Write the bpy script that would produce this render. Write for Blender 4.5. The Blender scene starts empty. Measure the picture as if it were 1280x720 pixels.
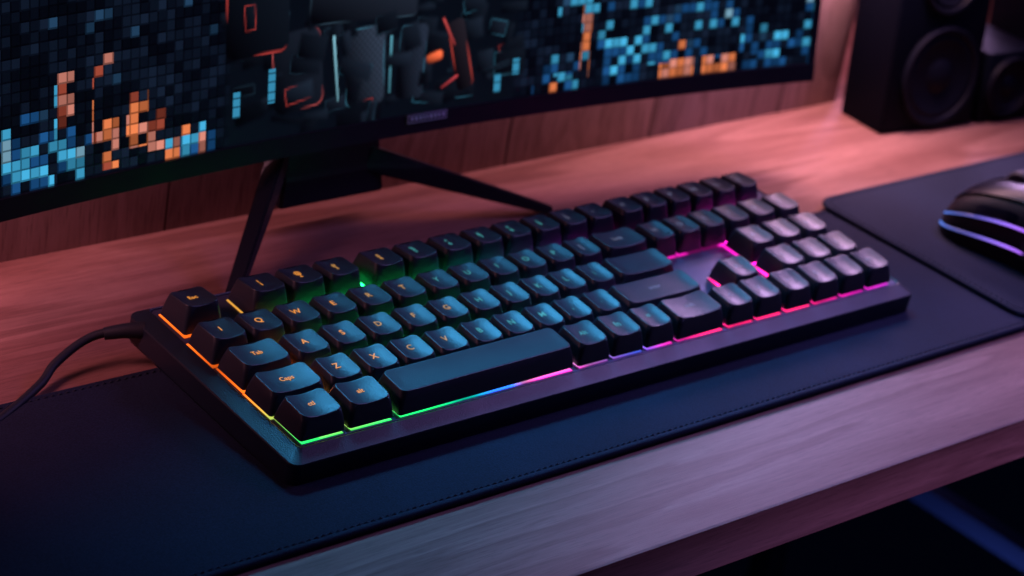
import bpy, bmesh, math, random
import numpy as np
from mathutils import Matrix, Vector
random.seed(7); np.random.seed(7)
U=0.01905
scene=bpy.context.scene
C=scene.collection
R_=math.radians
# ------------------------------------------------------------------ materials
def newmat(name):
    m=bpy.data.materials.new(name); m.use_nodes=True
    nt=m.node_tree; b=nt.nodes['Principled BSDF']
    return m,nt,b
def plastic(name,col,rough=.4,spec=.5,bump=0,bscale=1500,metal=0,rvar=.08):
    m,nt,b=newmat(name)
    b.inputs['Base Color'].default_value=(*col,1); b.inputs['Roughness'].default_value=rough
    b.inputs['Metallic'].default_value=metal; b.inputs['Specular IOR Level'].default_value=spec
    tc=nt.nodes.new('ShaderNodeTexCoord')
    n=nt.nodes.new('ShaderNodeTexNoise'); n.inputs['Scale'].default_value=60; n.inputs['Detail'].default_value=5
    nt.links.new(tc.outputs['Object'],n.inputs['Vector'])
    mr=nt.nodes.new('ShaderNodeMapRange'); mr.inputs['To Min'].default_value=rough-rvar; mr.inputs['To Max'].default_value=rough+rvar
    nt.links.new(n.outputs['Fac'],mr.inputs['Value']); nt.links.new(mr.outputs['Result'],b.inputs['Roughness'])
    if bump:
        n2=nt.nodes.new('ShaderNodeTexNoise'); n2.inputs['Scale'].default_value=bscale; n2.inputs['Detail'].default_value=2
        nt.links.new(tc.outputs['Object'],n2.inputs['Vector'])
        bp=nt.nodes.new('ShaderNodeBump'); bp.inputs['Strength'].default_value=bump; bp.inputs['Distance'].default_value=.0003
        nt.links.new(n2.outputs['Fac'],bp.inputs['Height']); nt.links.new(bp.outputs['Normal'],b.inputs['Normal'])
    return m
def emis(name,col,s,base=(.02,.02,.02)):
    m,nt,b=newmat(name)
    b.inputs['Base Color'].default_value=(*base,1); b.inputs['Roughness'].default_value=.6
    b.inputs['Emission Color'].default_value=(*col,1); b.inputs['Emission Strength'].default_value=s
    return m
def attr_emis(name,s,base=(.01,.01,.012),rough=.35,spec=.5):
    m,nt,b=newmat(name)
    a=nt.nodes.new('ShaderNodeAttribute'); a.attribute_name='Col'
    nt.links.new(a.outputs['Color'],b.inputs['Emission Color']); b.inputs['Emission Strength'].default_value=s
    b.inputs['Base Color'].default_value=(*base,1); b.inputs['Roughness'].default_value=rough; b.inputs['Specular IOR Level'].default_value=spec
    return m
def wood(name,stops,rough,scale,fine,pore,seam=None,rings=7,dist=1.2,ringmix=.5,poreamt=.5):
    m,nt,b=newmat(name); N=nt.nodes.new; L=nt.links.new
    tc=N('ShaderNodeTexCoord')
    def noise(sc,det,ro,di=0):
        mp=N('ShaderNodeMapping'); mp.inputs['Scale'].default_value=tuple(s/U for s in sc); L(tc.outputs['Object'],mp.inputs['Vector'])
        n=N('ShaderNodeTexNoise'); n.inputs['Scale'].default_value=1; n.inputs['Detail'].default_value=det; n.inputs['Roughness'].default_value=ro; n.inputs['Distortion'].default_value=di
        L(mp.outputs['Vector'],n.inputs['Vector']); return n
    n=noise(scale,4,.45,dist); n2=noise(fine,6,.7); n3=noise(pore,3,.6)
    ma=N('ShaderNodeMath'); ma.operation='MULTIPLY'; ma.inputs[1].default_value=rings; L(n.outputs['Fac'],ma.inputs[0])
    fr=N('ShaderNodeMath'); fr.operation='FRACT'; L(ma.outputs[0],fr.inputs[0])
    rc=N('ShaderNodeValToRGB'); re=rc.color_ramp.elements; re[0].position=0; re[0].color=(.8,.8,.8,1); re[1].position=1; re[1].color=(.75,.75,.75,1); q=re.new(.85); q.color=(.12,.12,.12,1)
    L(fr.outputs[0],rc.inputs['Fac'])
    mx=N('ShaderNodeMix'); mx.inputs[0].default_value=ringmix; L(rc.outputs['Color'],mx.inputs[2]); L(n2.outputs['Fac'],mx.inputs[3])
    cr=N('ShaderNodeValToRGB'); e=cr.color_ramp.elements
    e[0].position=stops[0][0]; e[0].color=(*stops[0][1],1); e[1].position=stops[-1][0]; e[1].color=(*stops[-1][1],1)
    for p,c in stops[1:-1]:
        q=e.new(p); q.color=(*c,1)
    L(mx.outputs[0],cr.inputs['Fac'])
    pr=N('ShaderNodeMapRange'); pr.inputs['From Min'].default_value=.54; pr.inputs['From Max'].default_value=.64; pr.inputs['To Min'].default_value=0; pr.inputs['To Max'].default_value=poreamt; L(n3.outputs['Fac'],pr.inputs['Value'])
    pm=N('ShaderNodeMix'); pm.data_type='RGBA'; L(pr.outputs[0],pm.inputs[0]); L(cr.outputs['Color'],pm.inputs[6]); pm.inputs[7].default_value=(.04,.018,.014,1)
    col=pm.outputs[2]
    if seam:
        ax,per,off,wd=seam
        sp=N('ShaderNodeSeparateXYZ'); L(tc.outputs['Object'],sp.inputs[0])
        a1=N('ShaderNodeMath'); a1.operation='MULTIPLY_ADD'; a1.inputs[1].default_value=1/(U*per); a1.inputs[2].default_value=off; L(sp.outputs[ax],a1.inputs[0])
        f=N('ShaderNodeMath'); f.operation='FRACT'; L(a1.outputs[0],f.inputs[0])
        lt=N('ShaderNodeMath'); lt.operation='LESS_THAN'; lt.inputs[1].default_value=wd; L(f.outputs[0],lt.inputs[0])
        fl=N('ShaderNodeMath'); fl.operation='FLOOR'; L(a1.outputs[0],fl.inputs[0])
        wn=N('ShaderNodeTexWhiteNoise'); wn.noise_dimensions='1D'; L(fl.outputs[0],wn.inputs['W'])
        mr=N('ShaderNodeMapRange'); mr.inputs['To Min'].default_value=.75; mr.inputs['To Max'].default_value=1.15; L(wn.outputs['Value'],mr.inputs['Value'])
        hs=N('ShaderNodeHueSaturation'); L(col,hs.inputs['Color']); L(mr.outputs[0],hs.inputs['Value'])
        m3=N('ShaderNodeMix'); m3.data_type='RGBA'; L(lt.outputs[0],m3.inputs[0]); L(hs.outputs[0],m3.inputs[6]); m3.inputs[7].default_value=(.03,.018,.016,1)
        col=m3.outputs[2]
    L(col,b.inputs['Base Color'])
    b.inputs['Specular IOR Level'].default_value=.22
    mr=N('ShaderNodeMapRange'); mr.inputs['To Min'].default_value=rough-.05; mr.inputs['To Max'].default_value=rough+.07; L(n2.outputs['Fac'],mr.inputs['Value']); L(mr.outputs[0],b.inputs['Roughness'])
    bp=N('ShaderNodeBump'); bp.inputs['Strength'].default_value=.2; bp.inputs['Distance'].default_value=.0004; bp.invert=True; L(n3.outputs['Fac'],bp.inputs['Height']); L(bp.outputs['Normal'],b.inputs['Normal'])
    return m
def cloth(name,c1,c2):
    m,nt,b=newmat(name); N=nt.nodes.new; L=nt.links.new
    tc=N('ShaderNodeTexCoord'); n=N('ShaderNodeTexNoise'); n.inputs['Scale'].default_value=1400; n.inputs['Detail'].default_value=2
    L(tc.outputs['Object'],n.inputs['Vector'])
    n2=N('ShaderNodeTexNoise'); n2.inputs['Scale'].default_value=14; n2.inputs['Detail'].default_value=5; L(tc.outputs['Object'],n2.inputs['Vector'])
    mx=N('ShaderNodeMix'); mx.inputs[0].default_value=.4; L(n.outputs['Fac'],mx.inputs[2]); L(n2.outputs['Fac'],mx.inputs[3])
    cr=N('ShaderNodeValToRGB'); cr.color_ramp.elements[0].position=.35; cr.color_ramp.elements[0].color=(*c1,1); cr.color_ramp.elements[1].position=.65; cr.color_ramp.elements[1].color=(*c2,1)
    L(mx.outputs[0],cr.inputs['Fac']); L(cr.outputs['Color'],b.inputs['Base Color'])
    b.inputs['Roughness'].default_value=.85; b.inputs['Specular IOR Level'].default_value=.12
    bp=N('ShaderNodeBump'); bp.inputs['Strength'].default_value=.5; bp.inputs['Distance'].default_value=.0003; L(n.outputs['Fac'],bp.inputs['Height']); L(bp.outputs['Normal'],b.inputs['Normal'])
    return m
M={}
M['key']=plastic('keycap_plastic',(.010,.015,.025),.42,.48,.25,1800)
M['case']=plastic('case_plastic',(.005,.009,.019),.44,.42,.3,1600)
M['plate']=plastic('plate_metal',(.09,.09,.15),.5,.5,.1,900,metal=.8)
M['black']=plastic('black_plastic',(.004,.005,.010),.5,.25,.2)
M['spk']=plastic('speaker_black',(.0015,.003,.008),.6,.06,.2)
M['mouse']=plastic('mouse_black',(.004,.005,.010),.5,.16,.2)
M['mbut']=plastic('mouse_button_black',(.003,.004,.010),.36,.12,0,rvar=.04)
M['rubber']=plastic('rubber',(.008,.010,.017),.6,.35,.2)
M['metal']=plastic('painted_steel',(.007,.008,.014),.45,.25,.1)
M['rail']=plastic('rail_steel',(.08,.11,.22),.5,.3,.1)
M['cone']=plastic('cone',(.002,.003,.008),.55,.12,.2)
M['badge']=plastic('badge_metal',(.03,.035,.05),.45,.5,0,metal=.2)
M['badgetext']=plastic('badge_mark',(.40,.46,.58),.5)
M['gold']=emis('legend_gold',(1,.36,.05),.85,(.06,.04,.02))
M['amber']=emis('legend_amber',(.85,.42,.10),.60,(.05,.04,.02))
M['cyan']=emis('legend_cyan',(.10,.62,.62),.50,(.03,.05,.06))
M['grey']=emis('legend_grey',(.45,.5,.75),.25,(.05,.05,.07))
M['glow']=attr_emis('backlight',2.4)
M['screen']=attr_emis('screen_image',.82,(.002,.002,.004),.3,.15)
M['stripe']=attr_emis('mouse_light',1.9)
M['mat']=cloth('desk_mat_cloth',(.0055,.0085,.018),(.012,.018,.040))
M['pad']=cloth('mouse_pad_cloth',(.0065,.010,.020),(.014,.021,.042))
M['thread']=plastic('thread',(.020,.025,.042),.85,.15)
M['desk']=wood('desk_wood',[(.2,(.095,.038,.032)),(.42,(.15,.070,.058)),(.6,(.205,.105,.088)),(.8,(.28,.155,.135))],.5,(.04,.34,.34),(.4,11,11),(1.6,36,36),ringmix=.62,poreamt=.38)
M['wall']=wood('wall_wood',[(.2,(.22,.15,.145)),(.5,(.33,.235,.225)),(.8,(.42,.31,.295))],.5,(.42,.3,.10),(5,3,.4),(20,10,.9),seam=(0,5.3,.35,.012),rings=7,dist=1.0,ringmix=.58)
M['floor']=plastic('dark_floor',(.006,.008,.014),.5)
# ------------------------------------------------------------------ helpers
def obj(name,bm,mat,parent=None,smooth=True,ang=35,label=None):
    me=bpy.data.meshes.new(name)
    bmesh.ops.scale(bm,vec=(U,U,U),verts=bm.verts)
    bmesh.ops.recalc_face_normals(bm,faces=bm.faces)
    bm.to_mesh(me); bm.free()
    me.materials.append(mat)
    if smooth:
        me.polygons.foreach_set('use_smooth',[True]*len(me.polygons))
        me.set_sharp_from_angle(angle=R_(ang))
    o=bpy.data.objects.new(name,me); C.objects.link(o)
    if parent: o.parent=parent
    if label: o['label']=label
    return o
def thing(name,label,cat,loc=(0,0,0),rot=(0,0,0),group=None):
    o=bpy.data.objects.new(name,None); C.objects.link(o); o.empty_display_size=.02
    o.location=Vector(loc)*U; o.rotation_euler=rot; o['label']=label; o['category']=cat
    if group:o['group']=group
    return o
def tag(o,label,cat,group=None,kind=None):
    o['label']=label;o['category']=cat
    if group:o['group']=group
    if kind:o['kind']=kind
    return o
def rrect(x0,x1,y0,y1,r,n=5,k=0):
    pts=[]
    for q,(cx,cy,a0) in enumerate(((x1-r,y1-r,0),(x0+r,y1-r,90),(x0+r,y0+r,180),(x1-r,y0+r,270))):
        for i in range(n+1):
            a=R_(a0+90*i/n); pts.append((cx+r*math.cos(a),cy+r*math.sin(a)))
        if k and q in (0,2):
            xa,xb=(x1-r,x0+r) if q==0 else (x0+r,x1-r); yy=y1 if q==0 else y0
            for i in range(1,k+1): pts.append((xa+(xb-xa)*i/(k+1),yy))
    return pts
def loft(bm,rings,cap0=True,cap1=True,closed=True):
    vs=[[bm.verts.new(p) for p in r] for r in rings]
    n=len(vs[0])
    for a,b in zip(vs,vs[1:]):
        for i in range(n if closed else n-1):
            j=(i+1)%n; bm.faces.new((a[i],a[j],b[j],b[i]))
    if cap0: bm.faces.new(list(reversed(vs[0])))
    if cap1: bm.faces.new(vs[-1])
    return vs
def box(bm,x0,x1,y0,y1,z0,z1,r=.05,bev=.03,n=3):
    rings=[]
    for ins,z in ((bev,z0),(bev*.3,z0+bev*.3),(0,z0+bev),(0,z1-bev),(bev*.3,z1-bev*.3),(bev,z1)):
        rings.append([(x,y,z) for x,y in rrect(x0+ins,x1-ins,y0+ins,y1-ins,max(r-ins,.005),n)])
    loft(bm,rings)
def tube(bm,pts,rad,n=10,cap=True):
    pts=[Vector(p) for p in pts]; rings=[]
    up=Vector((0,0,1))
    for i,p in enumerate(pts):
        t=(pts[min(i+1,len(pts)-1)]-pts[max(i-1,0)]).normalized()
        s=t.cross(up)
        if s.length<1e-4: s=Vector((1,0,0))
        s.normalize(); w=s.cross(t)
        rr=rad(i/(len(pts)-1)) if callable(rad) else rad
        rings.append([p+s*rr*math.cos(2*math.pi*k/n)+w*rr*math.sin(2*math.pi*k/n) for k in range(n)])
    loft(bm,rings,cap,cap)
def cr_spline(P,n=12):
    P=[Vector(p) for p in P]; Q=[2*P[0]-P[1]]+P+[2*P[-1]-P[-2]]; out=[]
    for i in range(1,len(Q)-2):
        for k in range(n):
            t=k/n; a,b,c,d=Q[i-1:i+3]
            out.append(.5*((2*b)+(c-a)*t+(2*a-5*b+4*c-d)*t*t+(-a+3*b-3*c+d)*t**3))
    out.append(P[-1]); return out
def lathe(bm,prof,n=40,mat=None):
    rings=[[(r*math.cos(2*math.pi*k/n),r*math.sin(2*math.pi*k/n),z) for k in range(n)] for r,z in prof]
    vs=loft(bm,rings,True,True)
    if mat: bmesh.ops.transform(bm,matrix=mat,verts=[v for r in vs for v in r])
def setcol(o,fn):
    me=o.data; a=me.color_attributes.new('Col','FLOAT_COLOR','POINT')
    for i,v in enumerate(me.vertices):
        c=fn(v.co/U); a.data[i].color=(*c,1)
# ------------------------------------------------------------------ setting
WALLH=8
bm=bmesh.new(); box(bm,-40,60,-5.35,15.6,-1.12,0,.1,.07)
d=obj('desk',bm,M['desk']); 
tag(d,'wooden desk top with long brown grain and a rounded front edge','desk')
bm=bmesh.new(); box(bm,-40,27.2,10.3,15.5,.004,WALLH,.05,.02)
w=obj('wall',bm,M['wall']); w['kind']='structure'
bm=bmesh.new(); box(bm,27.3,60,15.5,16.5,.004,WALLH,.05,.02)
w=obj('wall',bm,M['wall']); w['kind']='structure'
bm=bmesh.new(); box(bm,-80,120,-60,80,-39,-38,.1,.02)
w=obj('floor',bm,M['floor']); w['kind']='structure'
fr=thing('trestle','dark steel trestle under the right end of the wooden desk','desk trestle',(33.6,0,-38))
bm=bmesh.new(); box(bm,-.35,.35,-4,14,23.6,24.3,.08,.04); obj('rail',bm,M['rail'],fr)
bm=bmesh.new(); box(bm,-.4,.4,13,14,0,36.8,.08,.04); obj('leg',bm,M['metal'],fr)
bm=bmesh.new(); box(bm,-.4,.4,-4,-3.2,0,36.8,.08,.04); obj('leg',bm,M['metal'],fr)
# ------------------------------------------------------------------ mats
def mat_sheet(name,x0,x1,y0,y1,z0,th,r,m,label,cat):
    t=thing(name,label,cat,((x0+x1)/2,(y0+y1)/2,z0))
    hx,hy=(x1-x0)/2,(y1-y0)/2
    bm=bmesh.new()
    rings=[]
    for ins,z in ((.03,0),(0,th*.4),(0.02,th*.9),(.06,th*1.04),(.12,th*1.03),(.17,th*.9),(.22,th)):
        rings.append([(x,y,z) for x,y in rrect(-hx+ins,hx-ins,-hy+ins,hy-ins,r,8)])
    loft(bm,rings); obj('mat_cloth',bm,m,t,ang=60)
    bm=bmesh.new(); per=rrect(-hx+.17,hx-.17,-hy+.17,hy-.17,r-.05,8); per.append(per[0])
    for (ax,ay),(bx,by) in zip(per,per[1:]):
        L=math.hypot(bx-ax,by-ay); k=max(1,int(L/.17))
        for i in range(k):
            cx=ax+(bx-ax)*(i+.5)/k; cy=ay+(by-ay)*(i+.5)/k; dx=(bx-ax)/L*.055; dy=(by-ay)/L*.055
            if -14<cx+(x0+x1)/2<34: 
                tube(bm,[(cx-dx,cy-dy,th*.9),(cx,cy,th*1.05+.008),(cx+dx,cy+dy,th*.9)],.017,4)
    obj('stitching',bm,M['thread'],t)
    return t
mat_sheet('desk_mat',-15,22.6,-2.4,4.6,.004,.16,.35,M['mat'],'long black cloth desk mat with stitched edge under the keyboard','desk mat')
mat_sheet('mouse_pad',20.4,33,-2.3,5.0,.17,.12,.6,M['pad'],'black cloth mouse pad lying on the desk mat right of the keyboard','mouse pad')
# ------------------------------------------------------------------ keyboard
TILT=R_(4); H=.8
kb=thing('keyboard','black mechanical keyboard with rainbow backlight and low sculpted keycaps on the desk mat','keyboard',(0,0,H),(TILT,0,0))
bm=bmesh.new()
def rr_ring(x0,x1,y0,y1,z,r): return [(x,y,z) for x,y in rrect(x0,x1,y0,y1,r,6)]
loft(bm,[rr_ring(-.55,17.8,-.42,5.3,-.78,.2),rr_ring(-.67,17.92,-.55,5.42,-.72,.22),rr_ring(-.72,17.96,-.60,5.46,-.62,.22),
 rr_ring(-.72,17.96,-.60,5.46,-.15,.22),rr_ring(-.705,17.945,-.585,5.445,-.115,.21),rr_ring(-.67,17.92,-.55,5.42,-.10,.2),rr_ring(-.36,17.74,-.24,5.25,.015,.1),rr_ring(-.33,17.72,-.21,5.23,.0,.1),rr_ring(-.32,17.71,-.20,5.22,-.05,.1)])
obj('case',bm,M['case'],kb,ang=20)
bm=bmesh.new(); box(bm,-.31,17.69,-.19,5.2,-.045,0,.08,.01); obj('plate',bm,M['plate'],kb)
for x in (1.2,16):
    bm=bmesh.new(); box(bm,x-.6,x+.6,.2,.6,-.8,-.7,.1,.04); obj('rubber_foot',bm,M['rubber'],kb)
    bm=bmesh.new(); box(bm,x-.5,x+.5,4.4,4.8,-1.1,-.7,.1,.04); obj('flip_foot',bm,M['black'],kb)
ROWY={0:4.5,1:3.31,2:2.3,3:1.3,4:.33}
ROWH={0:.60,1:.55,2:.52,3:.50,4:.52}
ROWT={0:-.10,1:-.04,2:0,3:.04,4:.06}
def glowcol(x,y):
    def mix(a,b,t): t=max(0,min(1,t)); return tuple(a[i]+(b[i]-a[i])*t for i in range(3))
    OR=(1,.14,.01);GR=(.01,.75,.13);TE=(0,.45,.5);BL=(.02,.10,1);MG=(.75,.01,.42);PK=(.95,.02,.13);PU=(.35,.03,.60)
    front=[(-.3,GR),(3.2,GR),(4.2,TE),(4.7,BL),(5.3,BL),(5.7,MG),(7,MG),(8.2,PU),(9,BL),(9.8,MG),(11,PK),(12,PK),(14.5,PK),(16,MG),(18,PU)]
    back=[(-.3,OR),(1.0,OR),(2.6,GR),(6,GR),(8,TE),(10.5,PU),(12,MG),(18,MG)]
    inten=[(-.3,.9),(1,.35),(1.9,.8),(2.6,1.1),(3.3,.7),(3.9,.15),(4.3,.25),(4.7,.9),(5.3,.9),(5.6,.12),(6.1,1.1),(7.0,.9),(7.5,.15),(8.3,.2),(9.0,.2),(9.6,.6),(10.4,.2),(11,.9),(11.6,.8),(12,.2),(12.8,.55),(13.7,.8),(14.4,.7),(15,.15),(15.8,.45),(16.4,.2),(17,.6),(18,.2)]
    def ev(t,x):
        for (a,ca),(b,cb) in zip(t,t[1:]):
            if x<=b:
                u=max(0,min(1,(x-a)/(b-a)))
                return mix(ca,cb,u) if isinstance(ca,tuple) else ca+(cb-ca)*u
        return t[-1][1]
    c=mix(ev(front,x),ev(back,x),(y-.5)/.9)
    s=6.0
    if y>3.7 and x>2.6: s=6
    if y>3.7 and .3<x<2.6: s=.5 if x<1.6 else 2
    if y>.9 and y<=3.7 and .8<x<10: s=18
    if y>3.7 and x>8.5: s=3
    if x>11.5 and y>.9: s=7 if x>14.7 else 1.0
    if 11.7<x<14.5 and .9<y<3.9: s=.55 if (y>2.7 and 12<x<13.3) else .08
    if y<.6: s=ev(inten,x)
    if x<.3 and y>.6: s=.62+.38*math.sin(y*4)
    return tuple(v*s for v in c)
TA,TF,TB=.085,.115,.075      # how far the top is drawn in at the sides, front and back
DISH=.075
def topz(w,d,h,tilt,x,y):
    a=max(w/2-TA,.1)
    if w<1.7: q=(x/a)**2
    else:
        e=max(0,abs(x)-(a-.45))/.45; q=e*e
    return h-DISH*(1-min(q,1))*(1 if w<3 else .2)-.02*(1-min(1,(y/.36)**2))+tilt*y
KM={}
def keymesh(w,d,h,tilt):
    key=(round(w,2),d,h,tilt)
    if key in KM: return KM[key]
    bm=bmesh.new(); a,b=w/2,d/2; rings=[]; n=6; k=2 if w<1.1 else 8 if w<3 else 20
    ta=a-TA; tb=b-(TF+TB)/2; sh=(TF-TB)/2
    for t,ex in ((0,0),(.04,.0),(.3,.008),(.6,.008),(.88,.0)):
        ia=a+(ta-a)*t+ex; ib=b+(tb-b)*t+ex; r=.06+.08*t
        rings.append([(x,y+sh*t,(h+tilt*y*t)*t) for x,y in rrect(-ia,ia,-ib,ib,r,n,k)])
    for ins,dz in ((-.005,-.035),(.0,-.014),(.010,-.003),(.024,0)):
        rings.append([(x,y+sh,topz(w,d,h,tilt,x,y)+dz) for x,y in rrect(-ta+ins,ta-ins,-tb+ins,tb-ins,.145-ins*.5,n,k)])
    m=min(ta,tb)
    for f in (.85,.65,.42,.2):
        ins=m*(1-f)
        rings.append([(x,y+sh,topz(w,d,h,tilt,x,y)) for x,y in rrect(-ta+ins,ta-ins,-tb+ins,tb-ins,max(.02,(.13)*f),n,k)])
    vs=loft(bm,rings,True,False)[-1]
    T=2*(n+1)+k; N=len(vs)
    for i in range(T-1):
        bm.faces.new((vs[i],vs[i+1],vs[N-2-i],vs[N-1-i]))
    me=bpy.data.meshes.new('keycap'); bmesh.ops.scale(bm,vec=(U,U,U),verts=bm.verts)
    bmesh.ops.recalc_face_normals(bm,faces=bm.faces); bm.to_mesh(me); bm.free()
    me.materials.append(M['key']); me.polygons.foreach_set('use_smooth',[True]*len(me.polygons))
    me.set_sharp_from_angle(angle=R_(50))
    KM[key]=me; return me
TX={}
def textpolys(s,size):
    if (s,size) in TX: return TX[(s,size)]
    cu=bpy.data.curves.new('t','FONT'); cu.body=s; cu.size=size; cu.align_x='CENTER'; cu.align_y='CENTER'; cu.space_line=.8; cu.resolution_u=3; cu.offset=.003
    o=bpy.data.objects.new('t',cu); C.objects.link(o)
    bpy.context.view_layer.update()
    dg=bpy.context.evaluated_depsgraph_get(); me=o.evaluated_get(dg).to_mesh()
    v=[tuple(p.co) for p in me.vertices]; f=[tuple(p.vertices) for p in me.polygons]
    o.evaluated_get(dg).to_mesh_clear(); bpy.data.objects.remove(o); bpy.data.curves.remove(cu)
    TX[(s,size)]=(v,f); return v,f
def add_key(row,x,w,leg,size=.27,d=.95):
    h=ROWH[row]; tl=ROWT[row]; yy=ROWY[row]
    o=bpy.data.objects.new('keycap',keymesh(w,d,h,tl)); C.objects.link(o); o.parent=kb
    o.location=(x*U,yy*U,.07*U); o.rotation_euler=(R_(random.uniform(-.6,.6)),R_(random.uniform(-.6,.6)),R_(random.uniform(-.7,.7)))
    if leg:
        v,f=textpolys(leg,size)
        me=bpy.data.meshes.new('legend')
        oy=.06
        me.from_pydata([((p[0])*U,(p[1]+oy)*U,(topz(w,d,h,tl,p[0],p[1]+oy-.022)+.009)*U) for p in v],[],f)
        m=M['gold'] if x<3.2 else M['amber'] if x<5.4 else M['cyan'] if x<10 else M['grey']
        me.materials.append(m); l=bpy.data.objects.new('legend',me); C.objects.link(l); l.parent=o
    return o
KEYS=[]
def row(r,lst,legs):
    for (x,w),l in zip(lst,legs): KEYS.append((r,x,w)); add_key(r,x,w-.02,l,.17 if len(l)>2 else .20 if '\n' in l else .23)
row(0,[(.22,.98),(1.92,.98),(2.94,.96),(3.92,.94),(5.14,.96),(6.12,.94),(7.12,.94),(8.07,.9),(8.98,.87),(9.87,.86),(10.73,.84),(11.58,.83),(12.57,.83),(13.4,.81),(14.2,.8),(15.0,.79),(15.8,.79),(16.6,.8)],
 ['Esc','!\n1','@\n2','#\n3','$\n4','%\n5','^\n6','&\n7','*\n8','(\n9',')\n0','-','=','F','P','N','L','S'])
row(1,[(.12,.96),(1.07,.93),(2.03,.93),(3.0,.93),(3.95,.93),(4.9,.92),(5.84,.88),(6.74,.87),(7.6,.86),(8.47,.83),(9.32,.83),(10.16,.82),(11.32,1.4),(12.55,.83),(13.4,.83),(14.25,.83),(15.1,.86),(16.0,.88),(16.9,.88)],
 ['1','Q','W','E','R','T','Y','U','I','O','P','[','back','H','D','E','7','8','9'])
row(2,[(.34,1.3),(1.53,.95),(2.5,.93),(3.46,.93),(4.42,.91),(5.34,.88),(6.25,.87),(7.12,.84),(7.98,.83),(8.82,.83),(9.67,.83),(11.05,1.8),(14.95,.9),(15.9,.92),(16.85,.92)],
 ['Tab','A','S','D','F','G','H','J','K','L',';','','4','5','6'])
row(3,[(.38,1.42),(1.62,.94),(2.6,.93),(3.55,.93),(4.5,.92),(5.45,.9),(6.36,.88),(7.26,.85),(8.12,.84),(8.98,.83),(10.68,2.45),(13.4,.9),(15.0,.93),(15.95,.92),(16.9,.92)],
 ['Caps','Z','X','C','V','B','N','M',',','.','enter','A','1','2','3'])
row(4,[(.28,1.15),(1.5,1.15),(4.6,4.85),(7.6,.97),(8.62,.98),(9.6,.92),(10.88,1.55),(12.2,.92),(13.15,.93),(14.15,.93),(15.13,.93),(16.08,.9),(17.02,.9)],
 ['ctl','alt','','Alt','fn','=','shift','<','V','>','0','.','en'])
bm=bmesh.new()
for r,x,w in KEYS:
    y=ROWY[r]; a=w/2-.06 if r==4 else w/2-.01; b=.95/2+(.005 if r==4 else .02)
    n=max(2,int(w/.12)); 
    for i in range(n):
        x0=x-a+2*a*i/n; x1=x-a+2*a*(i+1)/n
        vs=[bm.verts.new((px,py,.012+.0005*(len(bm.verts)%7))) for px,py in ((x0,y-b),(x1,y-b),(x1,y+b),(x0,y+b))]; bm.faces.new(vs)
g=obj('backlight_layer',bm,M['glow'],kb,smooth=False)
setcol(g,lambda c:glowcol(c.x,c.y))
bm=bmesh.new()
tube(bm,cr_spline([(-.55,4.95,-.25),(-1.2,5.25,-.34),(-1.75,5.38,-.52),(-2.5,5.2,-.8),(-3.1,4.8,-.95),(-4.6,3.95,-.95),(-6.5,3.2,-.92),(-9,2.8,-.9),(-13,3,-.94)],10),.095,12)
cb=obj('cable',bm,M['rubber'],kb)
bm=bmesh.new(); tube(bm,cr_spline([(-.6,4.93,-.25),(-.95,5.1,-.29),(-1.35,5.28,-.38)],8),lambda t:.19-.06*t,14); obj('cable_collar',bm,M['rubber'],cb)
# ------------------------------------------------------------------ monitor
LEAN=-8
mt=thing('monitor','wide curved black monitor showing a mosaic of blue and orange squares','monitor',(8.5,8.4,2.5),(R_(LEAN),0,0))
HW=13.35; MH=11; CV=1.3; BZ=.46
def curved(bm,s0,s1,z0,z1,y0,y1,n=48):
    rings=[]
    for i in range(n+1):
        s=s0+(s1-s0)*i/n; c=-CV*(s/HW)**2
        rings.append([(s,c+y0,z0),(s,c+y0,z1),(s,c+y1,z1),(s,c+y1,z0)])
    loft(bm,rings)
bm=bmesh.new(); curved(bm,-HW,HW,0,MH,.05,.62); 
o=obj('housing',bm,M['black'],mt,ang=30)
for nm,a in (('bottom',(-HW,HW,-.02,BZ,-.06,.1)),('top',(-HW,HW,MH-.2,MH+.01,-.03,.1)),('side',(-HW-.01,-HW+.16,BZ,MH-.2,-.03,.1)),('side',(HW-.16,HW+.01,BZ,MH-.2,-.03,.1))):
    bm=bmesh.new(); curved(bm,*a,n=48 if nm!='side' else 2); obj(nm+'_bezel',bm,M['black'],mt,ang=30)
ds=.04; ns=int((2*HW-.3)/ds); z0,z1=BZ,MH-.2; nz=int((z1-z0)/ds)
S=np.linspace(-HW+.15,HW-.15,ns+1); Z=np.linspace(z0,z1,nz+1)
SS,ZZ=np.meshgrid(S,Z)
verts=np.stack([SS,-CV*(SS/HW)**2+.03,ZZ],-1).reshape(-1,3)*U
idx=np.arange((nz+1)*(ns+1)).reshape(nz+1,ns+1)
faces=np.stack([idx[:-1,:-1],idx[:-1,1:],idx[1:,1:],idx[1:,:-1]],-1).reshape(-1,4)
me=bpy.data.meshes.new('screen'); me.from_pydata(verts.tolist(),[],faces.tolist())
sc=(S[:-1]+S[1:])/2+8.5; zc=(Z[:-1]+Z[1:])/2-z0
X,V=np.meshgrid(sc,zc)
cs=.24
ci=np.floor((X+40)/cs).astype(int); cj=np.floor(V/cs).astype(int)
rng=np.random.RandomState(3); RT=rng.rand(400,60,4)
rnd=RT[ci,cj]
gx=(X+40)/cs-ci; gv=V/cs-cj
gap=(gx<.13)|(gv<.13)
col=np.zeros(X.shape+(3,))
col[:]=np.array([.003,.006,.014])*(.3+1.4*rnd[...,1:2]**2)
def cellcol(mask,c): col[mask]=np.array(c)*(.4+.8*rnd[mask][:,2:3])
sideL=X<3.6; sideR=X>12.0
cl=RT[(ci//3),(cj//4)+20,1]
dim=(rnd[...,0]<.5)&(sideL|sideR)&(cl>.5); cellcol(dim,(.007,.014,.032))
dim=(rnd[...,0]<.05)&(sideL|sideR)&(cl>.3); cellcol(dim,(.02,.065,.14))
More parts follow.
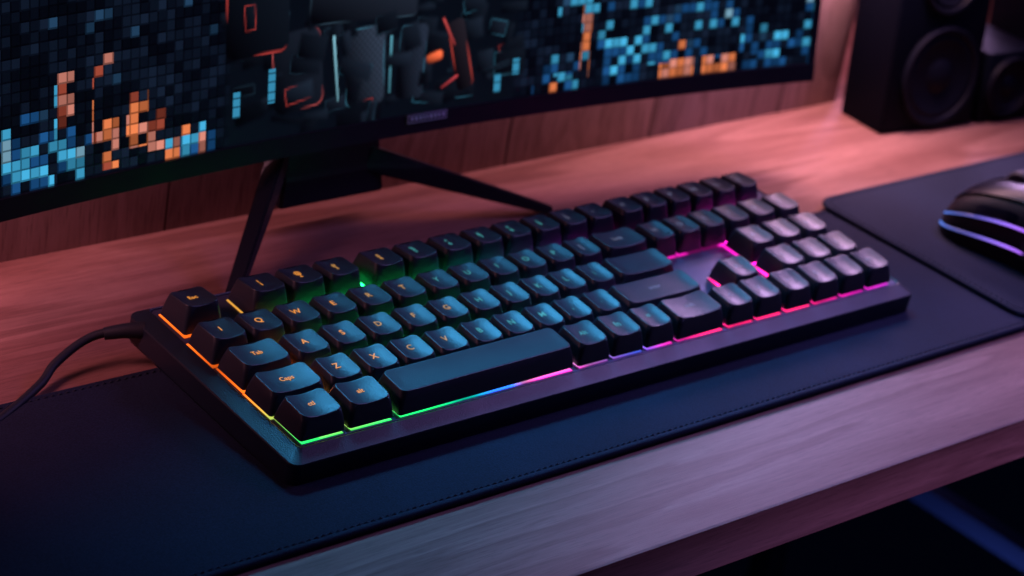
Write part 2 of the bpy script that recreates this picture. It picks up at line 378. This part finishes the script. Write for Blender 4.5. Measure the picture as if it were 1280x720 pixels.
def bars(x0,x1,hh0,pal,fill=.84,lo=0,var=.5):
    m=(X>=x0)&(X<x1)
    m&=(cj*cs<hh0*(1-var/2+var*RT[ci,5,3]))&(rnd[...,3]<fill)&(V>=lo)
    r=rnd[...,2]; acc=0
    for p,c in pal:
        mm=m&(r>=acc)&(r<acc+p); col[mm]=np.array(c)*(.3+.85*rnd[mm][:,1:2]); acc+=p
CY=(.07,.50,.85);DB=(.012,.09,.27);WH=(.30,.60,.80);ORG=(1,.26,.09);PKO=(.80,.28,.21);OD=(.38,.07,.04)
bars(-8,-1.2,1.35,[(.5,CY),(.39,DB),(.08,WH),(.03,PKO)],.66)
bars(-1.2,-.7,2.3,[(.55,PKO),(.2,OD),(.25,CY)],.72,.9,.1)
bars(-1.2,-.2,1.0,[(.45,CY),(.47,DB),(.08,WH)],.6)
bars(-.2,.35,2.5,[(.5,ORG),(.3,PKO),(.2,OD)],.3,.7,.1)
bars(-.1,.5,1.1,[(.45,ORG),(.45,PKO),(.1,OD)],.72,.1,.1)
bars(.7,1.3,1.5,[(.5,ORG),(.4,PKO),(.1,OD)],.78,.45,.1)
bars(1.3,1.8,1.0,[(.6,PKO),(.4,OD)],.8,.3,.1)
bars(1.8,2.9,.65,[(.5,ORG),(.4,PKO),(.1,CY)],.8,0,.3)
bars(2.2,3.3,.4,[(.6,DB),(.4,CY)],.5)
bars(12.7,14.2,.6,[(.03,ORG),(.42,CY),(.55,DB)],.58)
bars(14.2,14.5,1.9,[(.5,PKO),(.3,ORG),(.2,CY)],.8,.3,.1)
bars(14.7,16.6,1.4,[(.42,CY),(.52,DB),(.06,WH)],.42)
bars(16.8,17.9,.30,[(.7,ORG),(.3,PKO)],1,0,0)
bars(18.2,19.3,.48,[(.6,ORG),(.4,PKO)],.85,0,.0)
bars(19.4,23,.8,[(.65,DB),(.32,CY),(.03,WH)],.45)
fl=((rnd[...,0]>.68)&sideR&(V>.4)&(V<4.5)&(X>13.4)&(cl>.47)); r2=rnd[...,2]
for a,b,c in ((0,.55,DB),(.55,.9,CY),(.92,.96,WH),(.97,1,ORG)):
    mm=fl&(r2>=a)&(r2<b); col[mm]=np.array(c)*.7
col[gap]*=.4
# dark machine between the two mosaics
def blend(al,c):
    c=np.array(c,dtype=float); 
    if c.ndim==1: c=c[None,None,:]
    col[:]=col*(1-al[...,None])+c*al[...,None]
al=np.clip((X-3.3)/.3,0,1)*np.clip((12.3-X)/.3,0,1); blend(al,(.002,.004,.008))
def panel(x,v,w,h,a,fill,edge,r=.12,ew=.035,shade=.6,tex=0,soft=1):
    dx=(X-x)*math.cos(a)+(V-v)*math.sin(a); dv=-(X-x)*math.sin(a)+(V-v)*math.cos(a)
    qx=np.abs(dx)-w+r; qv=np.abs(dv)-h+r
    sd=np.hypot(np.maximum(qx,0),np.maximum(qv,0))+np.minimum(np.maximum(qx,qv),0)-r
    al=np.clip(.5-sd/(ds*soft),0,1)
    f=np.array(fill)[None,None,:]*np.clip(1+shade*(dx/w)+.5*(dv/h),.1,2)[...,None]
    if tex: f=f*(1+.8*(((np.floor(X/.08)+np.floor(V/.08))%2)*2-1)*tex)[...,None]
    blend(al,np.clip(f,0,9))
    if edge is not None:
        blend(np.clip(.5-(np.abs(sd+ew)-ew*.6)/ds,0,1)*np.clip(.1+.9*np.sin(dx*3.1+dv*2.7+x*5),0,1),edge)
def scatter(N,vmax,b=1):
    for i in range(N):
        x=rng.uniform(3.6,12.0); v=rng.uniform(0,vmax); k=rng.rand()
        e=(.012,.03,.05) if k<.5 else (.03,.14,.22) if k<.64 else (.42,.045,.04) if k<.74 else None
        panel(x,v,rng.uniform(.08,.5),rng.uniform(.04,.32),rng.uniform(-.3,.3),(np.array([.006,.010,.018])*b*rng.uniform(.1,1.3)),e,.04,.018,soft=3)
scatter(80,6)
panel(5.5,1.5,.72,.95,.10,(.006,.009,.016),(.50,.08,.08),.25,.024,soft=2)
panel(7.5,1.35,.58,.95,.03,(.017,.025,.042),(.05,.20,.30),.2,.022,.9,.2,2)
panel(8.9,1.3,.42,.9,-.06,(.010,.015,.027),(.04,.15,.24),.15,.02,.9,.12,2)
scatter(24,3)
panel(6.62,1.4,.03,.8,.12,(.22,.50,.62),None,.03)
panel(8.25,1.3,.022,.7,.0,(.12,.42,.55),None,.02)
panel(9.6,1.32,.24,.11,.25,(.90,.14,.05),None,.09,.03,soft=2)
panel(10.4,1.3,.26,.9,.25,(.010,.008,.012),(.65,.07,.05),.15,.025)
panel(10.1,.65,.28,.03,.5,(.5,.05,.06),None,.03)
panel(10.0,1.9,.03,.4,.5,(.5,.06,.06),None,.03)
panel(4.3,2.9,.9,.9,.02,(.003,.005,.009),(.7,.07,.06),.25,.028)
panel(7.4,2.95,1.6,.5,-.03,(.010,.014,.024),(.04,.08,.12),.15,.018,soft=3)
scatter(8,4)
for x,v,h in ((3.75,.95,.3),(4.75,1.25,.4),(11.6,.45,.25),(12.15,.8,.2)):
    m=(abs(X-x)<.10)&(abs(V-v)<h); col[m]=np.array(CY)*.6
    m=m&(np.abs(np.mod(V,.22))<.035); col[m]*=.3
cc=np.concatenate([col,np.ones(col.shape[:2]+(1,))],-1).reshape(-1,4)
at=me.color_attributes.new('Col','FLOAT_COLOR','CORNER'); at.data.foreach_set('color',np.repeat(cc,4,axis=0).ravel())
me.materials.append(M['screen']); me.polygons.foreach_set('use_smooth',[True]*len(me.polygons))
so=bpy.data.objects.new('screen',me); C.objects.link(so); so.parent=mt
bm=bmesh.new(); box(bm,.25,1.5,-.10,-.05,.24,.48,.01,.01); bd=obj('badge',bm,M['badge'],mt)
bm=bmesh.new()
x=.37
while x<1.34:
    wd=random.choice((.05,.07,.09)); box(bm,x,x+wd,-.106,-.098,.32,.41,.004,.002); x+=wd+.05
for a in ((.27,1.48,.26,.275),(.27,1.48,.445,.46),(.27,.285,.275,.445),(1.465,1.48,.275,.445)):
    box(bm,a[0],a[1],-.106,-.098,a[2],a[3],.003,.002)
obj('badge_mark',bm,M['badgetext'],bd)
Mw=(Matrix.Translation(Vector((8.5,8.4,2.5)))@Matrix.Rotation(R_(LEAN),4,'X')).inverted()
bm=bmesh.new()
def wring(cx,w,y0,y1,z): return [Mw@Vector(p) for p in ((cx-w,y0,z),(cx+w,y0,z),(cx+w,y1,z),(cx-w,y1,z))]
loft(bm,[wring(7.15,1.55,8.75,9.5,.85),wring(7.15,1.35,9.0,9.6,2.4),wring(7.3,1.3,9.4,9.95,7)])
bmesh.ops.bevel(bm,geom=list(bm.edges),offset=.06,segments=2,affect='EDGES')
neck=obj('neck',bm,M['metal'],mt,ang=30)
def bar(bm,p,q,w0,h0,w1,h1):
    p=Vector(p);q=Vector(q); t=(q-p).normalized(); s=t.cross(Vector((0,0,1))).normalized(); u=s.cross(t)
    rings=[]
    for c,w,h in ((p,w0,h0),(q,w1,h1)):
        rings.append([c+s*w*a+u*h*b for a,b in ((-1,-1),(1,-1),(1,1),(-1,1))])
    loft(bm,rings)
for p,q in (((5.7,9.15,2.1),(2.75,6.5,.12)),((8.2,9.1,1.7),(13.2,7.5,.12))):
    bm=bmesh.new(); bar(bm,Mw@Vector(p),Mw@Vector(q),.22,.32,.17,.11)
    bmesh.ops.bevel(bm,geom=list(bm.edges),offset=.04,segments=2,affect='EDGES'); obj('stand_leg',bm,M['metal'],mt,ang=30)
# ------------------------------------------------------------------ speakers
def driver(bm,cx,cz,r,y=-.001):
    T=Matrix.Translation((cx,y,cz))@Matrix.Rotation(R_(90),4,'X')
    lathe(bm,[(r,-.02),(r,.12),(r*.97,.16),(r*.88,.14),(r*.84,.06),(r*.79,.10),(r*.74,.10),(r*.68,.04),(r*.34,.005),(r*.32,.03),(r*.18,.10),(r*.02,.13)],48,T)
def speaker(label,loc,rz,w,h,dep,drv,lean=-6):
    t=thing('speaker',label,'speaker',loc,(R_(lean),0,R_(rz)))
    bm=bmesh.new(); box(bm,0,w,0,dep,.02,h,.12,.06); obj('cabinet',bm,M['spk'],t,ang=30)
    for cx,cz,r in drv:
        bm=bmesh.new(); driver(bm,cx,cz,r); obj('driver',bm,M['cone'],t,ang=40)
    return t
speaker('tall black speaker beside the pink wall, with a large round cone near its foot',(26.5,7.9,.02),-7,3.7,9,1.8,[(2.0,1.62,1.5),(1.9,4.6,1.1)])
speaker('low black speaker box with one small cone between two tall speakers',(30.35,7.4,.02),-7,2.2,2.2,2.6,[(1.0,1.12,.92)],lean=-3)
speaker('tall black speaker cut off by the right edge of the photo',(32.85,7.1,.02),-7,4.3,9,2.6,[(2.1,3.0,1.7)])
# ------------------------------------------------------------------ mouse
ms=thing('computer_mouse','black mouse with blue and purple light strips on the mouse pad','computer mouse',(23.8,-.5,.29),(0,0,R_(3)))
ML=3.15
def msec(v):
    w=1.72*(1-.2*math.sin(math.pi*v)**2)*min(1,(1-(2*v-1)**8))**.5 if 0<v<1 else .2
    h=(.9+.95*math.sin(math.pi*min(1,(v+.12)*.78))**1.2)*(1-abs(2*v-1)**7)**.5 if 0<v<1 else .15
    return w,h
def mring(v,a0,a1,n,off=0):
    w,h=msec(v); y=-ML+2*ML*v; pts=[]
    for i in range(n+1):
        a=a0+(a1-a0)*i/n; c=math.cos(a); s=math.sin(a)
        x=(w+off)*(abs(c)**.75)*(1 if c>0 else -1); z=(h+off)*(max(s,0)**.8)
        pts.append((x,y,z))
    return pts
vv=[.004,.02,.05,.1]+[.1+.8*i/20 for i in range(1,20)]+[.9,.95,.98,.996]
bm=bmesh.new(); loft(bm,[mring(v,math.pi,0,28) for v in vv]); obj('shell',bm,M['mouse'],ms,ang=60)
def patch(name,a0,a1,v0,v1,off,mat,n=8,m=14):
    bm=bmesh.new(); vb=[v0+(v1-v0)*i/m for i in range(m+1)]
    def of(i): return off*(1 if 0<i<m else .2)
    o1=[mring(v,R_(a0),R_(a1),n,of(i)) for i,v in enumerate(vb)]; o2=[mring(v,R_(a1),R_(a0),n,-.02) for v in vb]
    loft(bm,[a+b for a,b in zip(o1,o2)]); return obj(name,bm,M[mat],ms,ang=50)
patch('button',124,93,.55,.985,.06,'mbut'); patch('button',87,56,.55,.985,.06,'mbut')
patch('top_cover',124,56,.08,.535,.04,'mbut',16)
patch('thumb_button',150,139,.42,.60,.09,'mbut',4,6); patch('thumb_button',150,139,.615,.80,.09,'mbut',4,6)
patch('side_grip',173,160,.12,.55,.05,'rubber',4,10)
bm=bmesh.new()
T=Matrix.Translation((0,1.55,1.52))@Matrix.Rotation(R_(90),4,'Y')
lathe(bm,[(.1,-.17),(.38,-.17),(.44,-.1),(.44,.1),(.38,.17),(.1,.17)],28,T); obj('scroll_wheel',bm,M['rubber'],ms)
for k,(ang,va,vb_,k1) in enumerate(((156,.3,.985,5),(172,.05,.985,3))):
    pts=[]
    for i in range(30):
        v=va+(vb_-va)*i/29; p=mring(v,R_(ang-k1*math.sin(3*v)),0,1,.0)[0]; pts.append(p)
    if k==1:
        pts+= [ (p[0],p[1],p[2]) for p in [mring(.99,R_(a),0,1,.02)[0] for a in (160,145,120,95,70,45,25)]]
    bm=bmesh.new(); tube(bm,pts,lambda t:.012+.022*math.sin(math.pi*t)**.5 if 0<t<1 else .008,8); o=obj('light_strip',bm,M['stripe'],ms)
    def sc_(c):
        t=max(0,min(1,(c.y+1.2)/4.2)); a=(.5,.05,.8); b=(.05,.22,.8); q=.65+.35*math.sin(c.y*2.3)
        return tuple((a[i]+(b[i]-a[i])*t)*q for i in range(3))
    setcol(o,sc_)
# ------------------------------------------------------------------ lights
def area(name,loc,tgt,sx,sy,e,col,spread=180):
    l=bpy.data.lights.new(name,'AREA'); l.shape='RECTANGLE'; l.size=sx*U; l.size_y=sy*U; l.energy=e; l.color=col; l.spread=R_(spread)
    o=bpy.data.objects.new(name,l); C.objects.link(o); o.location=Vector(loc)*U
    o.rotation_euler=(Vector(tgt)-Vector(loc)).to_track_quat('-Z','Y').to_euler(); return o
area('blue_lamp',(32,-3.5,26),(17,-3,0),14,8,.72,(.48,.30,1),90)
area('teal_lamp',(13,22,32),(8,4.5,0),14,6,.95,(.06,.42,.85),42)
area('sheen_fill',(52,34,26),(18,-2,0),24,12,.55,(.52,.32,1))  # unseen violet fill, added to put a sheen on front desk and keys
area('desk_edge_fill',(18,-13,-9),(18,-5.3,-.6),20,2,.14,(.60,.30,.9),80)  # added fill below desk level, lifts only the front face
area('rail_fill',(26,-2,-20),(33.4,5,-14),3,3,.05,(.2,.3,1),90)  # unseen blue fill added under the desk to brighten the rail
area('pink_lamp',(42,27,19),(18.5,5,0),16,10,1.3,(.80,.48,1),50)
area('rear_desk_fill',(24.5,8.8,11),(24,8.0,0),6,2,.62,(1,.52,.62),105)  # added fill from above, no fixture there; brightens the rear right desk
area('left_fill',(-12,7,10),(-2,9,0),4,4,.18,(1,.34,.45),80)  # added warm fill out of view for the left rear desk
area('wall_lamp',(10,9.75,5),(10,10.0,0),34,.3,.32,(1,.38,.50))
area('niche_fill',(31,12.5,7.5),(31,15.3,2),6,1,.3,(1,.42,.62))  # hidden fill added to turn the recessed wall behind the speakers pink
w=bpy.data.worlds.new('World'); scene.world=w; w.use_nodes=True
bg=w.node_tree.nodes['Background']; bg.inputs[0].default_value=(.04,.09,.42,1); bg.inputs[1].default_value=.05
scene.view_settings.view_transform='Standard'; scene.view_settings.look='None'; scene.view_settings.exposure=0
# ------------------------------------------------------------------ camera
W=np.array([[0.75017,-0.64234,0.157],[-0.17797,-0.4248,-0.88762],[0.63685,0.63792,-0.43298]]); cp=np.array([-26.154,-31.079,24.237]); f=2971.8
cam=bpy.data.cameras.new('camera'); co=bpy.data.objects.new('camera',cam); C.objects.link(co)
cam.sensor_width=36; cam.lens=f/1280*36; cam.clip_start=.01; cam.clip_end=50
Mx=Matrix(((W[0][0],-W[1][0],-W[2][0],cp[0]*U),(W[0][1],-W[1][1],-W[2][1],cp[1]*U),(W[0][2],-W[1][2],-W[2][2],cp[2]*U),(0,0,0,1)))
co.matrix_world=Mx
cam.dof.use_dof=True; cam.dof.focus_distance=47*U; cam.dof.aperture_fstop=11
scene.camera=co
